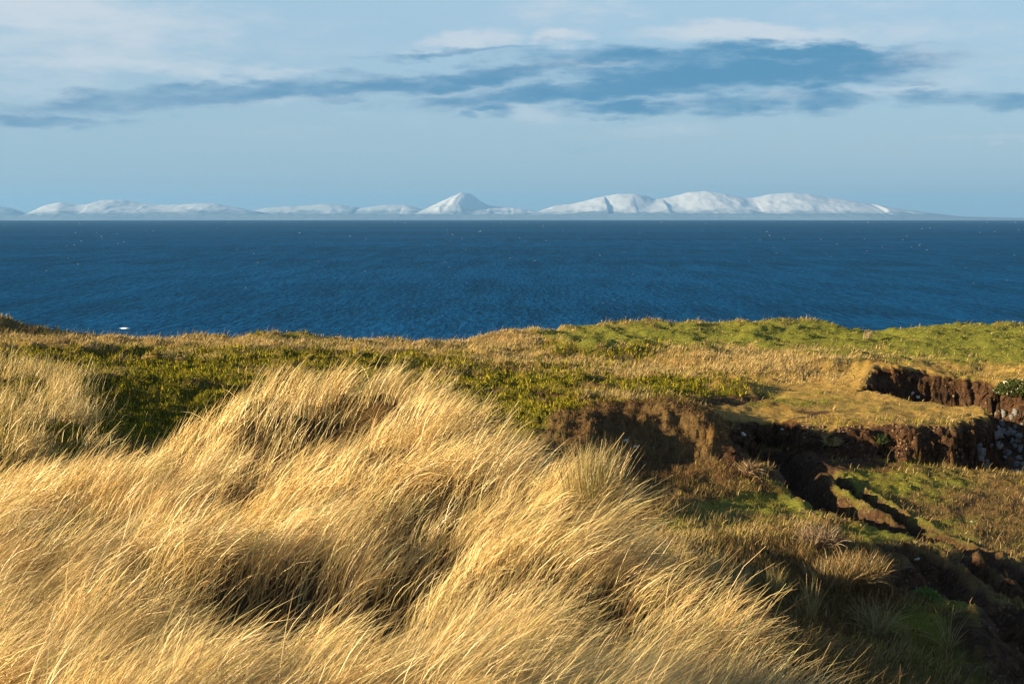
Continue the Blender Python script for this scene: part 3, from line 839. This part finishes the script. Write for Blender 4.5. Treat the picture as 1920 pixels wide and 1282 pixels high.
tag(bpy.data.objects['marram_grass'], 'wind-combed golden marram grass covering the near dune', 'marram grass', kind='stuff')

# ------------------------------------------------------------------ low cover on the headland and in the basin
N = 900000
v = rng.random(N)
yy = np.exp(rng.uniform(math.log(33), math.log(152), N)); xx = rng.uniform(-.42, .42, N) * yy
k1 = 60000                                     # the steep scrubby mound and the near floor of the basin need more
yy[:k1] = rng.uniform(58, 73, k1); xx[:k1] = rng.uniform(2, 12, k1)
k2 = 110000
yy[k1:k1 + k2] = rng.uniform(30, 50, k2); xx[k1:k1 + k2] = rng.uniform(.10, .42, k2) * yy[k1:k1 + k2]
sh = rng.permutation(N); xx, yy = xx[sh], yy[sh]
zz, mm = gsample(Z, xx, yy), gsample(M, xx, yy)
ok = (yy < edge_y(xx, yy) + .3)
# keep only what the photographer's side of the headland can show
px_, py_ = proj(xx, yy, zz)
ok &= (py_ < 1320)
xx, yy, zz, mm = xx[ok], yy[ok], zz[ok], mm[ok]
Wc = np.stack([gsample(W[q], xx, yy) for q in range(7)])
u = rng.random(len(xx)); cum = np.cumsum(Wc, 0); cls = (u[None] > cum).sum(0).clip(0, 6)
px_, py_ = proj(xx, yy, zz)
keep = np.ones(len(xx), bool)
for pts, hw, dp in GULLIES[:7]:
    d, _, _ = polydist(xx, yy, pts)
    keep &= ~((d < hw * 1.7) & (rng.random(len(xx)) < .8))
keep |= Wc[3] > 1
xx, yy, zz, mm, cls, px_, py_ = xx[keep], yy[keep], zz[keep], mm[keep], cls[keep], px_[keep], py_[keep]
lists = {'heather': [], 'turf': [], 'dry_grass': [], 'scrub': []}


def grab(c, maxn, extra=None):
    k = cls == c
    if extra is not None: k &= extra
    i = np.nonzero(k)[0]
    return i[:maxn]


sc_ = lambda y: np.clip(y / 70, .75, 1.8)
# heath leaves: little sprigs standing in cushions
i = grab(0, 110000); n = len(i)
col = pick([(.14, .145, .014), (.25, .215, .018), (.36, .28, .022), (.05, .06, .01), (.18, .07, .03)], [.32, .28, .18, .17, .05], n, .25)
lump = np.clip(fbm(xx[i] / 1.0, yy[i] / 1.0, 150, 2) * .5 + .5, 0, 1)
rb = ribbons(np.c_[xx[i], yy[i], zz[i] + CAMZ + lump * .05], rng.uniform(.10, .24, n) * sc_(yy[i]) * (.6 + .8 * lump), rng.normal(0, .6, n), rng.normal(.2, .7, n), rng.uniform(0, 6.28, n), rng.uniform(.05, .095, n) * sc_(yy[i]), col, 2)
tag(join_rib('heather', [rb], M_heath), 'dark olive-green crowberry and heather mat on the headland behind the dune', 'heather', kind='stuff')
# green turf
i = grab(2, 100000); n = len(i)
col = pick([(.20, .20, .03), (.28, .25, .045), (.13, .16, .022), (.42, .31, .09)], [.35, .3, .15, .2], n, .25)
rb = ribbons(np.c_[xx[i], yy[i], zz[i] + CAMZ - .01], rng.uniform(.04, .12, n) * sc_(yy[i]), rng.normal(.5, .4, n), rng.normal(1.1, .4, n), rng.normal(0, .8, n), rng.uniform(.018, .042, n) * sc_(yy[i]), col, 2)
tag(join_rib('green_turf', [rb], M_turf), 'short bright green turf on the cliff top and basin terraces', 'turf', kind='stuff')
# golden short turf
i = grab(5, 70000); n = len(i)
col = pick([(.44, .28, .08), (.36, .25, .06), (.52, .35, .12), (.22, .19, .04)], [.4, .3, .2, .1], n, .15)
rb = ribbons(np.c_[xx[i], yy[i], zz[i] + CAMZ - .01], rng.uniform(.03, .09, n) * sc_(yy[i]), rng.normal(.6, .4, n), rng.normal(1.2, .4, n), rng.normal(0, .8, n), rng.uniform(.010, .024, n) * sc_(yy[i]), col, 2)
tag(join_rib('golden_turf', [rb], M_turf), 'short golden turf on the rounded banks above the bare earth faces', 'turf', kind='stuff')
# straw grass, taller and wind-leaning
i = grab(1, 80000); n = len(i)
tall = rng.random(n) < .06
col = pick([(.52, .38, .18), (.42, .30, .12), (.30, .24, .07), (.24, .15, .07)], [.4, .3, .2, .1], n, .18)
rb = ribbons(np.c_[xx[i], yy[i], zz[i] + CAMZ - .02], np.where(tall, rng.uniform(.45, .9, n), rng.uniform(.16, .42, n)), rng.normal(.15, .25, n), rng.normal(.7, .3, n), rng.normal(0, .6, n), np.where(tall, .014, rng.uniform(.02, .04, n)) * sc_(yy[i]), col, 3)
tag(join_rib('dry_grass', [rb], M_turf), 'pale dry grass in strips along the cliff top', 'dry grass', kind='stuff')
# brown scrub
i = grab(4, 115000); n = len(i)
col = pick([(.25, .155, .06), (.17, .10, .045), (.34, .22, .10), (.10, .11, .02), (.09, .055, .03)], [.32, .25, .15, .16, .12], n, .22)
onm = ((px_[i] > 1060) & (px_[i] < 1420) & (py_[i] > 745) & (py_[i] < 900))[:, None]
col = np.where(onm, col * [.88, .80, .92], col)
rb = ribbons(np.c_[xx[i], yy[i], zz[i] + CAMZ - .02], rng.uniform(.08, .34, n), rng.normal(.1, .6, n), rng.normal(.9, .6, n), rng.uniform(0, 6.28, n), rng.uniform(.012, .030, n) * sc_(yy[i]), col, 3)
tag(join_rib('brown_scrub', [rb], M_turf), 'tangled brown dead grass and low scrub in the eroded basin', 'scrub', kind='stuff')
# scrub on the shaded foot of the dune
n = 26000
yy2 = rng.uniform(13, 34, n * 2); xx2 = rng.uniform(-.05, .42, n * 2) * yy2
ok = yy2 > crest(xx2, yy2) + .2
xx2, yy2 = xx2[ok][:n], yy2[ok][:n]; n = len(xx2)
col = pick([(.25, .17, .07), (.16, .11, .05), (.12, .12, .03), (.34, .24, .11)], [.35, .25, .2, .2], n, .2)
rb = ribbons(np.c_[xx2, yy2, zs(xx2, yy2) + CAMZ - .02], rng.uniform(.15, .55, n), rng.normal(.2, .4, n), rng.normal(1.1, .5, n), rng.normal(0, 1.0, n), rng.uniform(.007, .013, n), col, 4)
tag(join_rib('dune_foot_grass', [rb], M_turf), 'sparse brown grass on the shaded lee slope of the dune', 'grass', kind='stuff')

# ------------------------------------------------------------------ single things
def zpt(px, py, y0=9, y1=160):
    Y = np.exp(np.linspace(math.log(y0), math.log(y1), 1500))
    x, _, z = P(px, py, Y)
    zb = zs(x, Y)
    i = int(np.argmax(z < zb))
    return np.array([x[i], Y[i], zb[i] + CAMZ])


def tuft(px, py, h, n, label, lean=.2, spread=.45, rad=.12, cols=None, heads=.1, width=.008, name='marram_tuft', azb=0.0, cat='grass tuft', group=None, y0=9, vol=0.0):
    p = zpt(px, py, y0)
    a = rng.uniform(0, 6.28, n); r = rad * np.sqrt(rng.random(n))
    dx = np.cos(a) * r; dy = np.sin(a) * r
    tiltx = lean + spread * rng.normal(0, 1, n); tilty = spread * rng.normal(0, 1, n)
    th = np.hypot(tiltx, tilty); azz = np.arctan2(tilty, tiltx) + azb
    col = pick(cols or [(.50, .36, .14), (.36, .28, .09), (.25, .24, .07), (.2, .12, .05)], [.4, .3, .2, .1], n, .15)
    hd = rng.random(n) < heads
    L = h * rng.uniform(.55, 1.05, n)
    v, f, c = ribbons(np.c_[dx, dy, -.03 + vol * rng.random(n) * np.sqrt(np.clip(1 - (r / rad) ** 2, 0, 1))], L, th * .5, th * 1.25 + .1, azz, np.full(n, width) * rng.uniform(.7, 1.3, n), col, 6, head=hd)
    me = mesh_np(name, v, f, 4, c)
    o = link(name, me, M_marram)
    o.location = p
    return tag(o, label, cat, group)


tuft(1330, 1115, 1.15, 260, 'spiky marram tuft, leftmost of the three in the dark hollow behind the dune', .05, .17, .26, cols=[(.55,.42,.2),(.42,.34,.13),(.3,.28,.1),(.22,.14,.07)], width=.007, y0=19)
tuft(1385, 1135, 1.15, 230, 'spiky marram tuft with brown seed heads, middle one of three in the dark hollow', .08, .16, .24, cols=[(.55,.42,.2),(.42,.34,.13),(.3,.28,.1),(.22,.14,.07)], width=.007, y0=19)
tuft(1450, 1130, 1.05, 160, 'spiky marram tuft fanning out right, last of three in the dark hollow', .15, .24, .12, heads=.03, width=.007, y0=19)
tuft(1105, 985, 1.2, 520, 'tall upright marram tuft with seed heads at the dune brow, half in shadow', .06, .20, .30, heads=.09)
tuft(1780, 1225, 1.3, 34, 'thin splayed yellow grass stems on the green tussock near the earth path', .0, .55, .06, heads=0, width=.014, y0=25)
tuft(1625, 634, .85, 50, 'pale dry tuft sticking up on the cliff-top skyline at the right', .3, .3, .35, cols=[(.45, .33, .16)] * 4, heads=0, width=.04, y0=100, name='dry_tuft')
tuft(1640, 1190, 1.2, 240, 'sprawling dead marram clump in front of the brown tussocks', .1, .75, .35, heads=0, width=.014, y0=22)
tuft(1520, 1165, 1.3, 60, 'thin reddish marram stems rising at the right edge of the golden dune', .0, .3, .2, heads=.1, width=.010, y0=17)
tuft(1735, 1118, .18, 420, 'small bright green grass cushion in the dark earth hollow', 0, .8, .35, cols=[(.12, .20, .02), (.16, .23, .03), (.08, .14, .02), (.1, .15, .02)], heads=0, width=.03, y0=30, name='green_cushion', vol=.22)
tuft(1650, 832, .20, 380, 'small dark green plant growing from the foot of the bare earth bank', 0, .9, .4, cols=[(.06, .10, .02), (.08, .12, .02), (.04, .06, .01), (.1, .12, .03)], heads=0, width=.06, y0=60, name='green_plant', cat='plant', vol=.4)
tuft(1905, 738, .25, 1500, 'leafy green shrub at the top of the shaded rock face by the right edge', 0, .8, 1.3, cols=[(.07, .095, .015), (.10, .12, .02), (.04, .055, .01), (.12, .12, .02)], heads=0, width=.08, y0=60, name='green_shrub', cat='shrub', vol=.9)
tuft(1405, 890, .8, 260, 'dead brown grass clump hanging under the end of the brown mound', .2, .7, .3, cols=[(.36, .24, .12), (.28, .18, .08), (.2, .12, .06), (.3, .2, .1)], heads=0, width=.03, y0=50, name='dead_clump')
tuft(1560, 835, .55, 200, 'golden dry clump at the left end of the bare earth bank', .2, .7, .35, heads=0, width=.04, y0=60, name='dry_clump')
tuft(1530, 1020, .8, 420, 'bushy pale brown clump at the lip of the green terrace', .1, .8, .6, cols=[(.33, .22, .12), (.26, .17, .09), (.2, .12, .06), (.4, .28, .15)], heads=0, width=.022, y0=35, name='brown_clump')
tuft(1610, 1085, .9, 600, 'rounded orange-brown grass tussock beside the dark earth hollow', .25, .6, .7, cols=[(.40, .25, .09), (.32, .2, .07), (.24, .15, .05), (.2, .18, .05)], heads=0, width=.018, y0=30, name='brown_tussock')
tuft(1560, 1100, .95, 520, 'orange-brown tussock left of the rounded one', .2, .5, .6, cols=[(.36, .23, .09), (.3, .2, .07), (.2, .15, .05), (.16, .16, .04)], heads=0, width=.018, y0=28, name='brown_tussock')


# ------------------------------------------------------------------ stones
def stone_mat(name, c1, c2, sc=3.0):
    m, t = mat_new(name)
    co = t.n('ShaderNodeTexCoord').outputs['Object']
    nn = t.noise(co, sc, 6, .65)
    bs = t.n('ShaderNodeBsdfPrincipled'); t.set(bs.inputs['Base Color'], t.mix(t.ramp(nn, .35, .65), c1, c2))
    bs.inputs['Roughness'].default_value = .9
    bp = t.n('ShaderNodeBump'); bp.inputs['Distance'].default_value = .05; t.set(bp.inputs['Height'], nn); t.set(bs.inputs['Normal'], bp.outputs[0])
    surf(t, bs.outputs[0])
    return m


M_stone = stone_mat('stone', (.12, .11, .10), (.26, .245, .225))
M_white = stone_mat('white_stone', (.6, .56, .5), (.8, .77, .72))
M_clod = stone_mat('earth_clod', (.11, .06, .032), (.22, .13, .07), 2.0)


def rock_mesh(name, seed, nlat=4, nlon=6):
    r = np.random.default_rng(seed)
    v = [(0, 0, -1)]
    for i in range(1, nlat):
        ph = -np.pi / 2 + np.pi * i / nlat
        for j in range(nlon):
            a = 2 * np.pi * (j + .5 * (i % 2)) / nlon
            v.append((np.cos(ph) * np.cos(a), np.cos(ph) * np.sin(a), np.sin(ph)))
    v.append((0, 0, 1)); v = np.array(v)
    v = np.sign(v) * np.abs(v) ** .55 * (1 + r.uniform(-.30, .25, (len(v), 1)))
    f = []
    for j in range(nlon):
        f.append((0, 1 + (j + 1) % nlon, 1 + j))
        for i in range(nlat - 2):
            a = 1 + i * nlon + j; b = 1 + i * nlon + (j + 1) % nlon
            f.append((a, b, b + nlon)); f.append((a, b + nlon, a + nlon))
        a = 1 + (nlat - 2) * nlon
        f.append((len(v) - 1, a + j, a + (j + 1) % nlon))
    return v, np.array(f)


rocks = [rock_mesh('stone', s) for s in range(6)]
stone_me = [mesh_np('stone', v, f, 3) for v, f in rocks]
for m_ in stone_me: m_.materials.append(M_stone)
white_me = [mesh_np('white_stone', v, f, 3) for v, f in rocks[:3]]
for m_ in white_me: m_.materials.append(M_white)


def empty(name, loc):
    o = bpy.data.objects.new(name, None); COL.objects.link(o); o.location = loc
    return o


# rock face in shade at the right, every block a stone
c0 = zpt(1890, 800, 60)
face = tag(empty('rock_face', c0), 'grey broken rock face in deep shade at the right edge beyond the earth bank', 'rock face')
for k in range(120):
    px = rng.uniform(1835, 1990); py = rng.uniform(772, 888)
    if px < 1868 and py < 800 and py > 760: continue
    if px < 1862 and py < 830 and rng.random() < .6: continue
    p = zpt(px, py, 64)
    s = rng.uniform(.10, .28)
    o = bpy.data.objects.new('stone', stone_me[k % 6]); COL.objects.link(o)
    o.parent = face
    o.location = mathutils.Vector(p) - mathutils.Vector(c0) + mathutils.Vector((0, .04, 0))
    o.scale = (s * rng.uniform(.8, 1.3), s * .8, s * rng.uniform(.7, 1.2)); o.rotation_euler = (rng.uniform(-.4, .4), rng.uniform(-.4, .4), rng.uniform(0, 6))
# pale stones here and there
WS = [(1393 - 0, 814, 60, 'white', .16, 'small white stone in the dark wall under the turf, left of the earth bank'), (1467, 806, 60, 'white', .16, 'flat white stone at the top of the dark earth recess'),
      (1173, 828, 55, 'white', .16, 'white stone beside green leaves on the brown mound'), (1190, 838, 55, 'white', .14, 'flat pale stone just below the white stone on the brown mound'),
      (1710, 742, 80, 'white', .17, 'white stone low in the dark hollow under the golden turf'), (1721, 748, 80, 'white', .17, 'white upright stone, right one of the pair in the dark hollow'),
      (1822, 1000 - 22, 50, 'white', .06, 'tiny white stone in the brown scrub near the right edge'), (1582, 812, 60, 'grey', .12, 'pale stone under the turf lip beside the reddish earth slope'),
      (1588, 842, 60, 'grey', .10, 'small pale stone on the weedy slope under the earth bank'), (1718, 1050, 30, 'white', .10, 'pale stone at the mouth of the dark earth hollow')]
for k, (px, py, y0, kind, s, lab) in enumerate(WS):
    p = zpt(px, py, y0)
    o = bpy.data.objects.new('stone', (white_me if kind == 'white' else stone_me)[k % 3]); COL.objects.link(o)
    o.location = p + np.array([0, -.03, s * .1]); o.scale = (s * .95, s * .7, s * .45); o.rotation_euler = (.2, .3, k)
    tag(o, lab, 'stone')

# crumbling clods on the bare faces: one joined part of the ground
vs = []; fs_ = []; off = 0
FACES = [(1560, 1850, 800, 862, 420, .03, .085), (1390, 1510, 802, 850, 40, .03, .08), (1500, 1545, 800, 830, 40, .04, .1), (1630, 1850, 720, 765, 60, .03, .09),
         (1660, 1800, 1050, 1130, 40, .02, .06), (1850, 1919, 1120, 1270, 40, .02, .05), (1500, 1650, 900, 990, 80, .03, .07)]
for (x0, x1, y0, y1, num, s0, s1) in FACES:
    Ys = np.exp(np.linspace(math.log(30), math.log(110), 700))
    pxs = rng.uniform(x0, x1, num); pys = rng.uniform(y0, y1, num)
    Xr = (pxs[:, None] - 960) / F; br = (641 - pys[:, None]) / F
    kk = Ys[None] / (cP + br * sP)
    Xs = Xr * kk; Zs = (br * cP - sP) * kk
    zb = zs(Xs, np.broadcast_to(Ys[None], Xs.shape))
    ii = np.argmax(Zs < zb, 1)
    for q in range(num):
        p = np.array([Xs[q, ii[q]], Ys[ii[q]], zb[q, ii[q]] + CAMZ])
        v, f = rocks[q % 6]; s = rng.uniform(s0, s1)
        a = rng.uniform(0, 6.28); rot = np.array([[math.cos(a), -math.sin(a), 0], [math.sin(a), math.cos(a), 0], [0, 0, 1]])
        vs.append((v * [s, s * .8, s * rng.uniform(.6, 1.5)]) @ rot.T + p); fs_.append(f + off); off += len(v)
me = mesh_np('earth_clods', np.concatenate(vs), np.concatenate(fs_), 3); 
clods = link('earth_clods', me, M_clod, parent=ground); tag(clods, kind='stuff')

# ------------------------------------------------------------------ foam
m_f, t = mat_new('foam')
d = t.n('ShaderNodeBsdfDiffuse'); d.inputs[0].default_value = (.85, .88, .9, 1); surf(t, d.outputs[0])


def foam_lump(cx, cy, wx, wy, hz_, r, K=9):
    a = np.linspace(0, 2 * np.pi, K, endpoint=False)
    rad = 1 + r.uniform(-.35, .35, K)
    z0 = -(cx * cx + cy * cy) / (2 * RE)
    ring = np.c_[cx + wx * rad * np.cos(a), cy + wy * rad * np.sin(a), np.full(K, z0 + .05)]
    top = np.c_[cx + wx * .5 * rad * np.cos(a), cy + wy * .5 * rad * np.sin(a), z0 + hz_ * r.uniform(.6, 1.2, K)]
    v = np.r_[ring, top, [[cx, cy, z0 + hz_]]]
    f = []
    for j in range(K):
        j2 = (j + 1) % K
        f += [(j, j2, K + j2), (j, K + j2, K + j), (K + j, K + j2, 2 * K)]
    return v, np.array(f)


vs = []; fs_ = []; off = 0
for k in range(170):
    py = 412 + 4 + abs(rng.normal(0, 1)) * 55; px = rng.uniform(-300, 2200)
    Y = CAMZ * F / max(py - 402.5, 2)
    Y = Y * (1 + Y / 40000)
    s = Y / F * rng.uniform(.4, 1.3)
    v, f = foam_lump((px - 960) / F * Y, Y, s * 1.1, s * .5, s * .35, rng)
    vs.append(v); fs_.append(f + off); off += len(v)
me = mesh_np('sea_foam', np.concatenate(vs), np.concatenate(fs_), 3)
tag(link('sea_foam', me, m_f), 'scattered tiny white foam flecks on the blue sea', 'sea foam', kind='stuff')
Y = CAMZ * F / (616 - 402.5)
v1, f1 = foam_lump((233 - 960) / F * Y, Y, 1.7, 1.3, .5, rng, 14); v2, f2 = foam_lump((228 - 960) / F * Y, Y + 2, 2.4, .6, .25, rng, 14)
me = mesh_np('breaking_wave', np.r_[v1, v2], np.r_[f1, f2 + len(v1)], 3)
tag(link('breaking_wave', me, m_f), 'white breaking wave on the sea just beyond the left grassy edge', 'wave')
